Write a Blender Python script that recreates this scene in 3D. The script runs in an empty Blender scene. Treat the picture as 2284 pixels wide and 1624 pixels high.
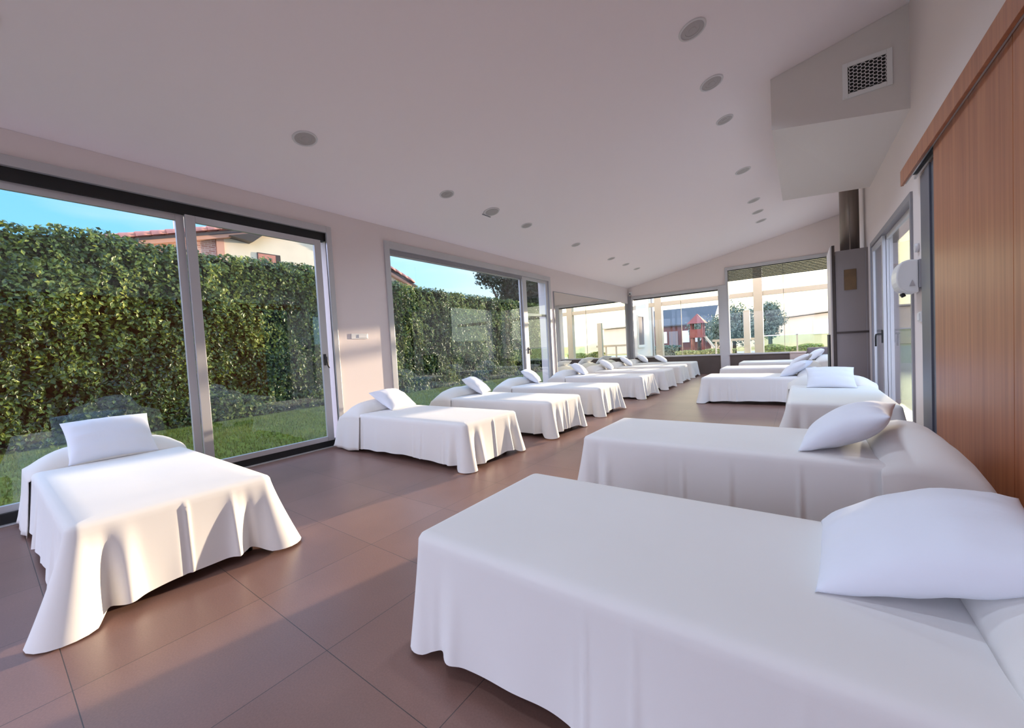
import bpy, math, random
from mathutils import Vector, Matrix, noise
R_ = random.Random(7)
PI = math.pi
scn = bpy.context.scene
C = scn.collection

# ---------------------------------------------------------------- camera
yaw, pitch, roll, FPX, CAMZ = -0.6346, 0.0384, -0.0544, 879.27, 1.18
fw = Vector((math.sin(yaw)*math.cos(pitch), math.cos(yaw)*math.cos(pitch), -math.sin(pitch)))
rt = Vector((math.cos(yaw), -math.sin(yaw), 0)); up = rt.cross(fw)
rr = math.cos(roll)*rt + math.sin(roll)*up; uu = -math.sin(roll)*rt + math.cos(roll)*up
cd = bpy.data.cameras.new('camera'); cam = bpy.data.objects.new('camera', cd); C.objects.link(cam)
cd.sensor_width = 36; cd.lens = FPX/2284*36; cd.clip_start = .02; cd.clip_end = 2000
m = Matrix((rr, uu, -fw)).transposed().to_4x4(); m.translation = (0, 0, CAMZ)
cam.matrix_world = m
scn.camera = cam

# ---------------------------------------------------------------- light
scn.view_settings.view_transform = 'Standard'
scn.view_settings.look = 'None'
scn.view_settings.gamma = 1
scn.view_settings.use_curve_mapping = False
scn.view_settings.exposure = 1.0
FILL_LAMP = 30.0
FILL_BANK = 1.95
SUN = Vector((.187, 1, .105)).normalized()
sl = bpy.data.lights.new('sun', 'SUN'); so = bpy.data.objects.new('sun', sl); C.objects.link(so)
sl.energy = 6.3; sl.color = (1, .79, .60); sl.angle = math.radians(1.0)
so.rotation_euler = SUN.to_track_quat('Z', 'Y').to_euler()
so.location = (5, 30, 12)

w = bpy.data.worlds.new('sky'); scn.world = w; w.use_nodes = True
nt = w.node_tree; nt.nodes.clear()
def WN(t, **k):
    n = nt.nodes.new(t)
    for a, b in k.items(): setattr(n, a, b)
    return n
def wlink(a, b): nt.links.new(a, b)
wo = WN('ShaderNodeOutputWorld'); bg = WN('ShaderNodeBackground'); wlink(bg.outputs[0], wo.inputs[0])
tc = WN('ShaderNodeTexCoord'); sx = WN('ShaderNodeSeparateXYZ'); wlink(tc.outputs['Generated'], sx.inputs[0])
def wmath(op, a, b=None, clamp=False):
    n = WN('ShaderNodeMath', operation=op, use_clamp=clamp)
    for i, v in enumerate((a, b)):
        if v is None: continue
        if isinstance(v, (int, float)): n.inputs[i].default_value = v
        else: wlink(v, n.inputs[i])
    return n.outputs[0]
def wmix(f, a, b):
    n = WN('ShaderNodeMix', data_type='RGBA')
    for s, v in ((n.inputs[0], f), (n.inputs[6], a), (n.inputs[7], b)):
        if isinstance(v, (int, float)): s.default_value = v
        elif isinstance(v, tuple): s.default_value = (*v, 1)
        else: wlink(v, s)
    return n.outputs[2]
zz = wmath('MAXIMUM', sx.outputs[2], 0.0)
hz = wmath('POWER', wmath('SUBTRACT', 1.0, zz, True), 3.0)
col = wmix(hz, (.12, .40, .85), (.25, .60, .90))
dt = WN('ShaderNodeVectorMath', operation='DOT_PRODUCT'); wlink(tc.outputs['Generated'], dt.inputs[0]); dt.inputs[1].default_value = SUN
al = wmath('POWER', wmath('ADD', wmath('MULTIPLY', dt.outputs['Value'], .5), .5, True), 6.0)
col = wmix(al, col, (1.25, 1.17, .82))
al2 = wmath('POWER', wmath('MAXIMUM', dt.outputs['Value'], 0.0), 30.0)
col = wmix(al2, col, (3.0, 2.6, 1.6))
mp = WN('ShaderNodeMapping'); wlink(tc.outputs['Generated'], mp.inputs[0]); mp.inputs['Scale'].default_value = (2.2, 2.2, 11)
nz = WN('ShaderNodeTexNoise'); wlink(mp.outputs[0], nz.inputs['Vector']); nz.inputs['Scale'].default_value = 1.6; nz.inputs['Detail'].default_value = 6
cr = WN('ShaderNodeMapRange'); wlink(nz.outputs[0], cr.inputs[0])
cr.inputs[1].default_value = .50; cr.inputs[2].default_value = .75; cr.inputs[3].default_value = 0; cr.inputs[4].default_value = .55
cl = wmath('MULTIPLY', cr.outputs[0], wmath('ADD', al, .5, True))
col = wmix(cl, col, (.78, .76, .72))
# the overhead sky, outside every window's view, is boosted to fill the room
col2 = WN('ShaderNodeVectorMath', operation='SCALE'); wlink(col, col2.inputs[0])
up_ = WN('ShaderNodeMapRange', interpolation_type='SMOOTHSTEP'); wlink(sx.outputs[2], up_.inputs[0])
up_.inputs[1].default_value = .30; up_.inputs[2].default_value = .8; up_.inputs[3].default_value = 1; up_.inputs[4].default_value = 2.2
wlink(up_.outputs[0], col2.inputs['Scale'])
# unseen bright sky bank behind the building, added to fill the room
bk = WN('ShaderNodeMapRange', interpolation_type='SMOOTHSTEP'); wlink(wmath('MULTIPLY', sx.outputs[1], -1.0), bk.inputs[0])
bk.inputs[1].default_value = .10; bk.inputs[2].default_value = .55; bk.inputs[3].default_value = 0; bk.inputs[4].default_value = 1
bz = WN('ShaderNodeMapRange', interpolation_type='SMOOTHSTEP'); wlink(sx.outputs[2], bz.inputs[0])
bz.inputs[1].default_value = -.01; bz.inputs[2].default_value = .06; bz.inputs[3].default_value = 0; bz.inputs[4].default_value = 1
colf = wmix(wmath('MULTIPLY', bk.outputs[0], bz.outputs[0]), col2.outputs[0], (FILL_BANK*.84, FILL_BANK*.86, FILL_BANK*1.22))
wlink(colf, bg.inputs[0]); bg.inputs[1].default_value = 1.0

# ---------------------------------------------------------------- materials
def mat(name, col, rough=.6, metal=0, spec=.5, bump=None, var=None, coat=0, sheen=0, trans=0):
    m = bpy.data.materials.new(name); m.use_nodes = True; n = m.node_tree
    b = n.nodes['Principled BSDF']
    b.inputs['Base Color'].default_value = (*col, 1); b.inputs['Roughness'].default_value = rough
    b.inputs['Metallic'].default_value = metal; b.inputs['Specular IOR Level'].default_value = spec
    b.inputs['Coat Weight'].default_value = coat; b.inputs['Sheen Weight'].default_value = sheen
    b.inputs['Transmission Weight'].default_value = trans
    t = n.nodes.new('ShaderNodeTexCoord')
    if var:
        sc, amt = var[:2]; st = var[2] if len(var) > 2 else (1, 1, 1)
        mp = n.nodes.new('ShaderNodeMapping'); mp.inputs['Scale'].default_value = st
        n.links.new(t.outputs['Object'], mp.inputs[0])
        z = n.nodes.new('ShaderNodeTexNoise'); z.inputs['Scale'].default_value = sc; z.inputs['Detail'].default_value = 5
        n.links.new(mp.outputs[0], z.inputs['Vector'])
        r = n.nodes.new('ShaderNodeMapRange'); n.links.new(z.outputs[0], r.inputs[0])
        r.inputs[1].default_value = .3; r.inputs[2].default_value = .7; r.inputs[3].default_value = 1-amt; r.inputs[4].default_value = 1+amt
        s = n.nodes.new('ShaderNodeVectorMath'); s.operation = 'SCALE'; s.inputs[0].default_value = col
        n.links.new(r.outputs[0], s.inputs['Scale']); n.links.new(s.outputs[0], b.inputs['Base Color'])
    if bump:
        sc, st, ds = bump[:3]
        z = n.nodes.new('ShaderNodeTexNoise'); z.inputs['Scale'].default_value = sc; z.inputs['Detail'].default_value = 4
        n.links.new(t.outputs['Object'], z.inputs['Vector'])
        bp = n.nodes.new('ShaderNodeBump'); bp.inputs['Strength'].default_value = st; bp.inputs['Distance'].default_value = ds
        n.links.new(z.outputs[0], bp.inputs['Height']); n.links.new(bp.outputs[0], b.inputs['Normal'])
    return m
M = {}
M['wall'] = mat('wall paint', (.80, .71, .69), .75, spec=.3, bump=(90, .06, .004), var=(.5, .02))
M['ceil'] = mat('ceiling paint', (.94, .86, .88), .8, spec=.25, bump=(60, .04, .004))
M['duct'] = mat('duct plaster', (.72, .665, .64), .8, spec=.25)
M['alu'] = mat('window aluminium', (.55, .54, .55), .38, metal=.35, var=(3, .03, (1, 1, .1)))
M['aludark'] = mat('grey frame', (.30, .29, .31), .45, metal=.3)
M['bluegrey'] = mat('blue grey jamb', (.10, .105, .135), .4)
M['black'] = mat('black gap', (.008, .008, .009), .6)
M['bplastic'] = mat('black handle', (.012, .012, .014), .35)
M['white'] = mat('white plastic', (.78, .77, .77), .35)
M['cream'] = mat('cream bedspread', (.82, .80, .775), .85, spec=.25, sheen=.15, bump=(700, .10, .0012), var=(3, .012))
M['cream2'] = mat('cream folded cover', (.82, .79, .75), .85, spec=.25, sheen=.15, bump=(700, .10, .0012))
M['pillow'] = mat('white pillowcase', (.82, .845, .92), .8, spec=.3, sheen=.1, bump=(14, .10, .02))
M['mattress'] = mat('mattress ticking', (.4, .38, .36), .9)
M['leg'] = mat('dark steel', (.04, .04, .045), .5, metal=.6)
M['flue'] = mat('brushed steel flue', (.26, .215, .19), .42, metal=.7, var=(4, .15, (6, 6, .3)))
M['cab'] = mat('taupe cabinet', (.225, .185, .18), .5, var=(2, .03))
M['cabside'] = mat('pale cabinet side', (.62, .55, .54), .5)
M['brown'] = mat('dark brown strip', (.035, .018, .012), .45)
M['bronze'] = mat('bronze plate', (.13, .065, .02), .5, var=(9, .2))
M['sill'] = mat('dark dado', (.12, .09, .08), .6, var=(2, .15))
M['shutter'] = mat('green grey shutter', (.11, .115, .09), .7)
M['steel'] = mat('silver', (.6, .6, .6), .3, metal=.9)
M['lens'] = mat('downlight lens', (.44, .40, .40), .4)
M['ring'] = mat('downlight ring', (.70, .67, .68), .45)
M['stucco'] = mat('cream stucco', (.78, .62, .44), .85, var=(1.2, .06))
M['whitestucco'] = mat('white stucco', (.80, .78, .72), .85)
M['salmon'] = mat('salmon trim', (.62, .30, .20), .8)
M['rooftile'] = mat('roof tile', (.52, .19, .13), .75, var=(5, .15))
M['darkroof'] = mat('dark roof tile', (.06, .05, .06), .7, var=(5, .2))
M['slate'] = mat('slate roof', (.05, .055, .065), .6, var=(3, .15, (6, 1, 1)))
M['redwall'] = mat('red brown wall', (.14, .045, .035), .8, var=(2, .2))
M['red'] = mat('red paint', (.24, .055, .035), .5)
M['hill'] = mat('hillside', (.66, .46, .24), .95, var=(.1, .15))
M['terrace'] = mat('terrace paving', (.50, .42, .34), .7, var=(2, .08))
M['beige'] = mat('beige post', (.50, .42, .30), .6)
M['grey'] = mat('grey cushion', (.22, .19, .19), .85)
M['pink'] = mat('beige pink cloth', (.55, .42, .38), .85)
M['bark'] = mat('bark', (.07, .05, .035), .9)
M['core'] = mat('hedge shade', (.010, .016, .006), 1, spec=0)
M['wire'] = mat('dark crack', (.2, .17, .16), .8)

def glass(name, tint=(.93, .96, .96), boost=1.0, base=.03):
    m = bpy.data.materials.new(name); m.use_nodes = True; n = m.node_tree; n.nodes.clear()
    o = n.nodes.new('ShaderNodeOutputMaterial'); mx = n.nodes.new('ShaderNodeMixShader')
    t = n.nodes.new('ShaderNodeBsdfTransparent'); g = n.nodes.new('ShaderNodeBsdfGlossy')
    t.inputs[0].default_value = (*tint, 1); g.inputs['Roughness'].default_value = 0; g.inputs[0].default_value = (1, 1, 1, 1)
    ge = n.nodes.new('ShaderNodeNewGeometry'); d = n.nodes.new('ShaderNodeVectorMath'); d.operation = 'DOT_PRODUCT'
    n.links.new(ge.outputs['Normal'], d.inputs[0]); n.links.new(ge.outputs['Incoming'], d.inputs[1])
    def mt(op, a, b, clamp=False):
        k = n.nodes.new('ShaderNodeMath'); k.operation = op; k.use_clamp = clamp
        for i, v in enumerate((a, b)):
            if v is None: continue
            if isinstance(v, (int, float)): k.inputs[i].default_value = v
            else: n.links.new(v, k.inputs[i])
        return k.outputs[0]
    a = mt('ABSOLUTE', d.outputs['Value'], None)
    p = mt('POWER', mt('SUBTRACT', 1.0, a, True), 5.0)
    f = mt('ADD', mt('MULTIPLY', p, .95*boost), base, True)
    n.links.new(f, mx.inputs[0]); n.links.new(t.outputs[0], mx.inputs[1]); n.links.new(g.outputs[0], mx.inputs[2])
    n.links.new(mx.outputs[0], o.inputs[0])
    return m
M['glass'] = glass('window glass', (.90, .94, .94), 1.3, .062)
M['farglass'] = glass('clear glass', (.97, .985, .96), 1, .02)
M['greenglass'] = glass('green balustrade glass', (.84, .94, .82), 1, .03)
mm = bpy.data.materials.new('mirror'); mm.use_nodes = True; mb = mm.node_tree.nodes['Principled BSDF']
mb.inputs['Metallic'].default_value = 1; mb.inputs['Roughness'].default_value = .01; mb.inputs['Base Color'].default_value = (.90, .91, .86, 1)
M['mirror'] = mm

def floor_mat():
    m = bpy.data.materials.new('brown floor tiles'); m.use_nodes = True; n = m.node_tree; b = n.nodes['Principled BSDF']
    t = n.nodes.new('ShaderNodeTexCoord'); mp = n.nodes.new('ShaderNodeMapping'); n.links.new(t.outputs['Object'], mp.inputs[0])
    mp.inputs['Location'].default_value = (1.576, -.77, 0)
    br = n.nodes.new('ShaderNodeTexBrick'); n.links.new(mp.outputs[0], br.inputs['Vector'])
    br.offset = 0; br.squash = 1
    br.inputs['Scale'].default_value = 1; br.inputs['Mortar Size'].default_value = .0017; br.inputs['Mortar Smooth'].default_value = .3
    br.inputs['Brick Width'].default_value = .632; br.inputs['Row Height'].default_value = .632; br.inputs['Bias'].default_value = 0
    br.inputs['Color1'].default_value = (.240, .132, .104, 1); br.inputs['Color2'].default_value = (.270, .150, .120, 1)
    br.inputs['Mortar'].default_value = (.06, .045, .04, 1)
    z = n.nodes.new('ShaderNodeTexNoise'); z.inputs['Scale'].default_value = 140; z.inputs['Detail'].default_value = 6; n.links.new(t.outputs['Object'], z.inputs['Vector'])
    z2 = n.nodes.new('ShaderNodeTexNoise'); z2.inputs['Scale'].default_value = 2.2; z2.inputs['Detail'].default_value = 6; n.links.new(t.outputs['Object'], z2.inputs['Vector'])
    ad = n.nodes.new('ShaderNodeMath'); ad.operation = 'ADD'; n.links.new(z.outputs[0], ad.inputs[0]); n.links.new(z2.outputs[0], ad.inputs[1])
    r = n.nodes.new('ShaderNodeMapRange'); n.links.new(ad.outputs[0], r.inputs[0])
    r.inputs[1].default_value = .6; r.inputs[2].default_value = 1.4; r.inputs[3].default_value = .82; r.inputs[4].default_value = 1.18
    s = n.nodes.new('ShaderNodeVectorMath'); s.operation = 'SCALE'; n.links.new(br.outputs['Color'], s.inputs[0]); n.links.new(r.outputs[0], s.inputs['Scale'])
    n.links.new(s.outputs[0], b.inputs['Base Color'])
    b.inputs['Roughness'].default_value = .34; b.inputs['Specular IOR Level'].default_value = .5
    bp = n.nodes.new('ShaderNodeBump'); bp.inputs['Strength'].default_value = .25; bp.inputs['Distance'].default_value = .002
    n.links.new(br.outputs['Fac'], bp.inputs['Height']); bp.invert = True
    bp2 = n.nodes.new('ShaderNodeBump'); bp2.inputs['Strength'].default_value = .08; bp2.inputs['Distance'].default_value = .002
    n.links.new(z.outputs[0], bp2.inputs['Height']); n.links.new(bp.outputs[0], bp2.inputs['Normal'])
    n.links.new(bp2.outputs[0], b.inputs['Normal'])
    return m
M['floor'] = floor_mat()

def wood_mat():
    m = bpy.data.materials.new('reddish wood veneer'); m.use_nodes = True; n = m.node_tree; b = n.nodes['Principled BSDF']
    t = n.nodes.new('ShaderNodeTexCoord'); mp = n.nodes.new('ShaderNodeMapping'); n.links.new(t.outputs['Object'], mp.inputs[0])
    mp.inputs['Scale'].default_value = (20, 20, .5)
    z = n.nodes.new('ShaderNodeTexNoise'); z.inputs['Scale'].default_value = 1.0; z.inputs['Detail'].default_value = 8; z.inputs['Roughness'].default_value = .65; n.links.new(mp.outputs[0], z.inputs['Vector'])
    mp2 = n.nodes.new('ShaderNodeMapping'); n.links.new(t.outputs['Object'], mp2.inputs[0]); mp2.inputs['Scale'].default_value = (150, 150, 2)
    z2 = n.nodes.new('ShaderNodeTexNoise'); z2.inputs['Scale'].default_value = 1; z2.inputs['Detail'].default_value = 4; n.links.new(mp2.outputs[0], z2.inputs['Vector'])
    mx = n.nodes.new('ShaderNodeMath'); mx.operation = 'MULTIPLY_ADD'; n.links.new(z2.outputs[0], mx.inputs[0]); mx.inputs[1].default_value = .25; n.links.new(z.outputs[0], mx.inputs[2])
    r = n.nodes.new('ShaderNodeValToRGB'); n.links.new(mx.outputs[0], r.inputs[0])
    r.color_ramp.elements[0].position = .40; r.color_ramp.elements[0].color = (.27, .072, .024, 1)
    r.color_ramp.elements[1].position = .85; r.color_ramp.elements[1].color = (.50, .19, .075, 1)
    n.links.new(r.outputs[0], b.inputs['Base Color'])
    b.inputs['Roughness'].default_value = .38; b.inputs['Specular IOR Level'].default_value = .5
    bp = n.nodes.new('ShaderNodeBump'); bp.inputs['Strength'].default_value = .1; bp.inputs['Distance'].default_value = .002
    n.links.new(z2.outputs[0], bp.inputs['Height']); n.links.new(bp.outputs[0], b.inputs['Normal'])
    return m
M['wood'] = wood_mat()

def leaf_mat(name, stops, scale, trans=.25):
    """leaf colour varies leaf by leaf (attribute rnd) and patch by patch"""
    m = bpy.data.materials.new(name); m.use_nodes = True; n = m.node_tree; b = n.nodes['Principled BSDF']
    at = n.nodes.new('ShaderNodeAttribute'); at.attribute_name = 'rnd'
    t = n.nodes.new('ShaderNodeTexCoord'); z = n.nodes.new('ShaderNodeTexNoise'); z.inputs['Scale'].default_value = scale; z.inputs['Detail'].default_value = 2
    n.links.new(t.outputs['Object'], z.inputs['Vector'])
    ma = n.nodes.new('ShaderNodeMath'); ma.operation = 'MULTIPLY_ADD'; n.links.new(at.outputs['Fac'], ma.inputs[0]); ma.inputs[1].default_value = .5
    mb_ = n.nodes.new('ShaderNodeMath'); mb_.operation = 'SUBTRACT'; n.links.new(z.outputs[0], mb_.inputs[0]); mb_.inputs[1].default_value = .25
    n.links.new(mb_.outputs[0], ma.inputs[2])
    r = n.nodes.new('ShaderNodeValToRGB'); n.links.new(ma.outputs[0], r.inputs[0])
    e = r.color_ramp.elements; e[0].position = stops[0][0]; e[0].color = (*stops[0][1], 1); e[1].position = stops[-1][0]; e[1].color = (*stops[-1][1], 1)
    for p, c in stops[1:-1]:
        k = e.new(p); k.color = (*c, 1)
    n.links.new(r.outputs[0], b.inputs['Base Color']); b.inputs['Roughness'].default_value = .42; b.inputs['Specular IOR Level'].default_value = .5
    tr = n.nodes.new('ShaderNodeBsdfTranslucent'); n.links.new(r.outputs[0], tr.inputs[0])
    mx = n.nodes.new('ShaderNodeMixShader'); mx.inputs[0].default_value = trans
    n.links.new(b.outputs[0], mx.inputs[1]); n.links.new(tr.outputs[0], mx.inputs[2]); n.links.new(mx.outputs[0], n.nodes['Material Output'].inputs[0])
    return m
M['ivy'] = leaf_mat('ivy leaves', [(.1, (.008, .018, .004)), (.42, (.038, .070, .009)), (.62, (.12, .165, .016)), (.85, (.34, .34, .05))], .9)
M['treeleaf'] = leaf_mat('tree leaves', [(.1, (.07, .11, .09)), (.7, (.20, .25, .17))], 1.5)
M['darkleaf'] = leaf_mat('dark tree leaves', [(.1, (.010, .020, .010)), (.8, (.035, .05, .02))], 1.5, .1)
M['grassblade'] = leaf_mat('grass blades', [(.1, (.07, .10, .014)), (.5, (.16, .19, .025)), (.9, (.32, .32, .05))], 1.2, .35)

def lawn_mat(name, a, b_, sc):
    m = bpy.data.materials.new(name); m.use_nodes = True; n = m.node_tree; b = n.nodes['Principled BSDF']
    t = n.nodes.new('ShaderNodeTexCoord'); z = n.nodes.new('ShaderNodeTexNoise'); z.inputs['Scale'].default_value = sc; z.inputs['Detail'].default_value = 8; z.inputs['Roughness'].default_value = .7
    n.links.new(t.outputs['Object'], z.inputs['Vector'])
    r = n.nodes.new('ShaderNodeValToRGB'); n.links.new(z.outputs[0], r.inputs[0])
    r.color_ramp.elements[0].position = .35; r.color_ramp.elements[0].color = (*a, 1)
    r.color_ramp.elements[1].position = .65; r.color_ramp.elements[1].color = (*b_, 1)
    n.links.new(r.outputs[0], b.inputs['Base Color']); b.inputs['Roughness'].default_value = .9; b.inputs['Specular IOR Level'].default_value = .1
    return m
M['lawn'] = lawn_mat('lawn', (.055, .08, .012), (.16, .18, .028), 6)
M['farlawn'] = lawn_mat('far lawn', (.42, .36, .10), (.70, .52, .24), .35)

def brick_mat():
    m = bpy.data.materials.new('patterned brick'); m.use_nodes = True; n = m.node_tree; b = n.nodes['Principled BSDF']
    t = n.nodes.new('ShaderNodeTexCoord'); mp = n.nodes.new('ShaderNodeMapping'); n.links.new(t.outputs['Object'], mp.inputs[0])
    mp.inputs['Rotation'].default_value = (0, PI/2, PI/2)
    sp = n.nodes.new('ShaderNodeSeparateXYZ'); n.links.new(t.outputs['Object'], sp.inputs[0])
    cb = n.nodes.new('ShaderNodeCombineXYZ'); n.links.new(sp.outputs[1], cb.inputs[0]); n.links.new(sp.outputs[2], cb.inputs[1])
    br = n.nodes.new('ShaderNodeTexBrick'); n.links.new(cb.outputs[0], br.inputs['Vector'])
    br.inputs['Brick Width'].default_value = .22; br.inputs['Row Height'].default_value = .075; br.inputs['Scale'].default_value = 1; br.inputs['Mortar Size'].default_value = .008
    br.inputs['Color1'].default_value = (.62, .33, .25, 1); br.inputs['Color2'].default_value = (.40, .15, .10, 1); br.inputs['Mortar'].default_value = (.72, .52, .42, 1)
    n.links.new(br.outputs['Color'], b.inputs['Base Color']); b.inputs['Roughness'].default_value = .85
    return m
M['brick'] = brick_mat()

# ---------------------------------------------------------------- helpers
class MB:
    def __init__(s): s.v = []; s.f = []; s.smooth = []
    def add(s, vs, fs, sm=False):
        o = len(s.v); s.v += [tuple(p) for p in vs]
        for f in fs: s.f.append(tuple(i+o for i in f)); s.smooth.append(sm)
        return s
    def box(s, x0, x1, y0, y1, z0, z1):
        x0, x1 = sorted((x0, x1)); y0, y1 = sorted((y0, y1)); z0, z1 = sorted((z0, z1))
        v = [(x, y, z) for z in (z0, z1) for y in (y0, y1) for x in (x0, x1)]
        return s.add(v, [(0, 2, 3, 1), (4, 5, 7, 6), (0, 1, 5, 4), (2, 6, 7, 3), (0, 4, 6, 2), (1, 3, 7, 5)])
    def prism(s, poly, axis, a, b):
        """poly: 2D points in the two other axes (in x,y,z order), extruded along axis from a to b"""
        def P(p, t):
            q = list(p); q.insert(axis, t); return tuple(q)
        n = len(poly)
        ar = sum(poly[i][0]*poly[(i+1) % n][1]-poly[(i+1) % n][0]*poly[i][1] for i in range(n))
        if axis == 1: ar = -ar
        if ar < 0: poly = poly[::-1]
        vs = [P(p, a) for p in poly]+[P(p, b) for p in poly]
        if a > b: vs = [P(p, b) for p in poly]+[P(p, a) for p in poly]
        fs = [tuple(range(n))[::-1], tuple(range(n, 2*n))]
        for i in range(n): j = (i+1) % n; fs.append((i, j, j+n, i+n))
        return s.add(vs, fs)
    def tube(s, pts, r, n=12, caps=True):
        pts = [Vector(p) for p in pts]; rs = r if isinstance(r, (list, tuple)) else [r]*len(pts)
        vs = []; fs = []; prev = None
        for i, p in enumerate(pts):
            d = (pts[min(i+1, len(pts)-1)]-pts[max(i-1, 0)]).normalized()
            a = prev if prev is not None else (Vector((0, 0, 1)) if abs(d.z) < .9 else Vector((1, 0, 0)))
            x = (a-d*a.dot(d)).normalized(); prev = x; y = d.cross(x)
            for k in range(n):
                t = 2*PI*k/n; vs.append(p+x*rs[i]*math.cos(t)+y*rs[i]*math.sin(t))
        for i in range(len(pts)-1):
            for k in range(n):
                k2 = (k+1) % n; fs.append((i*n+k, i*n+k2, (i+1)*n+k2, (i+1)*n+k))
        s.add(vs, fs, True)
        if caps:
            o = len(s.v)-len(vs)
            s.f.append(tuple(o+k for k in range(n))[::-1]); s.smooth.append(False)
            s.f.append(tuple(o+(len(pts)-1)*n+k for k in range(n))); s.smooth.append(False)
        return s
    def build(s, name, m, parent=None, loc=None, bevel=0):
        me = bpy.data.meshes.new(name); me.from_pydata(s.v, [], s.f); me.materials.append(m)
        me.polygons.foreach_set('use_smooth', s.smooth); me.update()
        o = bpy.data.objects.new(name, me); C.objects.link(o)
        if parent: o.parent = parent
        if loc: o.location = loc
        if bevel:
            b = o.modifiers.new('bevel', 'BEVEL'); b.width = bevel; b.segments = 2; b.limit_method = 'ANGLE'
        return o
def B(*a): return MB().box(*a)
def tag(o, label=None, cat=None, group=None, kind=None):
    if label: o['label'] = label
    if cat: o['category'] = cat
    if group: o['group'] = group
    if kind: o['kind'] = kind
    return o
def empty(name, loc=(0, 0, 0), rz=0):
    o = bpy.data.objects.new(name, None); C.objects.link(o); o.location = loc; o.rotation_euler = (0, 0, rz); o.empty_display_size = .1
    return o
def struct(name, mb, m, label=None, parent=None, bevel=0):
    o = mb.build(name, m, parent, bevel=bevel)
    if not parent: tag(o, label, name.split('_')[0], kind='structure')
    return o

XL, XR, YF, YB = -5.087, .93, 14.346, -4.6
ZC, K = 3.155, .206
def zc(x): return ZC+K*(x-XL)

# ---------------------------------------------------------------- room shell
struct('floor', B(XL-.3, XR+.3, YB-.3, YF+.3, -.2, 0), M['floor'], 'brown square floor tiles running the length of the hall')
cm = MB().prism([(XL-.3, zc(XL-.3)), (XR+.3, zc(XR+.3)), (XR+.3, zc(XR+.3)+.25), (XL-.3, zc(XL-.3)+.25)], 1, YB-.3, YF+.3)
struct('ceiling', cm, M['ceil'], 'plain white ceiling sloping up to the right wall')
# left wall: two sliding openings
W1 = (-3.4, 2.87, 0, 2.86); W2 = (3.85, 8.62, 0, 2.86)
wl = MB(); zt = ZC-.002
for a, b in ((YB-.3, W1[0]), (W1[1], W2[0]), (W2[1], YF+.3)): wl.box(XL-.3, XL, a, b, 0, zt)
for q in (W1, W2): wl.box(XL-.3, XL, q[0], q[1], q[3], zt)
struct('wall_left', wl, M['wall'], 'low white wall on the garden side with two wide glass openings')
# right wall
D1 = (5.72, 8.52, 0, 2.52); W5 = (11.3, 13.9, .75, 3.0)
wr = MB(); zr = zc(XR)-.003
for a, b in ((YB-.3, D1[0]), (D1[1], W5[0]), (W5[1], YF+.3)): wr.box(XR, XR+.3, a, b, 0, zr)
wr.box(XR, XR+.3, D1[0], D1[1], D1[3], zr)
wr.box(XR, XR+.3, W5[0], W5[1], 0, W5[2]); wr.box(XR, XR+.3, W5[0], W5[1], W5[3], zr)
struct('wall_right', wr, M['wall'], 'tall pale wall on the right with the wooden sliding door')
# far wall with two openings
W3 = (-4.93, -2.13, .62, 2.74); W4 = (-1.86, .72, .62, 3.30)
def gable(x0, x1, z0):
    e = .003
    return MB().prism([(x0, z0), (x1, z0), (x1, zc(x1)-e), (x0, zc(x0)-e)], 1, YF, YF+.3)
wf = MB()
for x0, x1, z0 in ((XL, W3[0], 0), (W3[1], W4[0], 0), (W4[1], XR, 0), (W3[0], W3[1], W3[3]), (W4[0], W4[1], W4[3])):
    g = gable(x0, x1, z0); wf.add(g.v, g.f)
struct('wall_far', wf, M['wall'], 'white gable end wall around two wide windows')
dd = MB().box(W3[0], W3[1], YF, YF+.3, 0, W3[2]); dd.box(W4[0], W4[1], YF, YF+.3, 0, W4[2])
struct('trim_1', dd, M['sill'], 'dark brown panels below the end windows')
pm = MB().box(W3[1]+.02, W4[0]-.02, YF-.05, YF, 0, 2.85)
struct('trim_2', pm, M['alu'], 'grey metal post between the two end windows', bevel=.004)
pm = MB().box(XL, XL+.10, YF-.10, YF, 0, 2.86)
struct('trim_3', pm, M['aludark'], 'dark grey metal corner post beside the wall mirror', bevel=.004)
# unseen back wall behind the camera, glazing added to bring daylight in
wb = MB()
for x0, x1, z0, z1 in ((XL, XL+.15, 0, 9), (XR-.15, XR, 0, 9), (XL+.15, XR-.15, 3.0, 9)):
    p = [(x0, z0), (x1, z0), (x1, min(z1, zc(x1)-.003)), (x0, min(z1, zc(x0)-.003))]
    wb.prism(p, 1, YB-.3, YB)
struct('wall_back', wb, M['wall'], 'white wall behind the viewer')
w6 = empty('window_6_added', (0, 0, 0)); tag(w6, 'unseen glazing added behind the viewer to bring in daylight', 'window', kind='structure')
fm = MB()
for i in range(5):
    x = XL+.15+i*(XR-XL-.3)/4; fm.box(x-.03, x+.03, YB-.18, YB-.10, 0, 3.0)
fm.box(XL+.15, XR-.15, YB-.18, YB-.10, 2.94, 3.0); fm.box(XL+.15, XR-.15, YB-.18, YB-.10, 0, .06)
fm.build('frame', M['alu'], w6); B(XL+.15, XR-.15, YB-.143, YB-.137, .06, 2.94).build('pane', M['farglass'], w6)

def rect_frame(axis, pos0, pos1, a0, a1, z0, z1, wd, wb_=None, wt=None):
    """rectangular frame in a plane of constant x (axis 0) or y (axis 1)"""
    wb_ = wd if wb_ is None else wb_; wt = wd if wt is None else wt
    mb = MB()
    for p, q, r, s in ((a0, a0+wd, z0, z1), (a1-wd, a1, z0, z1), (a0+wd, a1-wd, z1-wt, z1), (a0+wd, a1-wd, z0, z0+wb_)):
        if axis == 0: mb.box(pos0, pos1, p, q, r, s)
        else: mb.box(p, q, pos0, pos1, r, s)
    return mb
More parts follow.
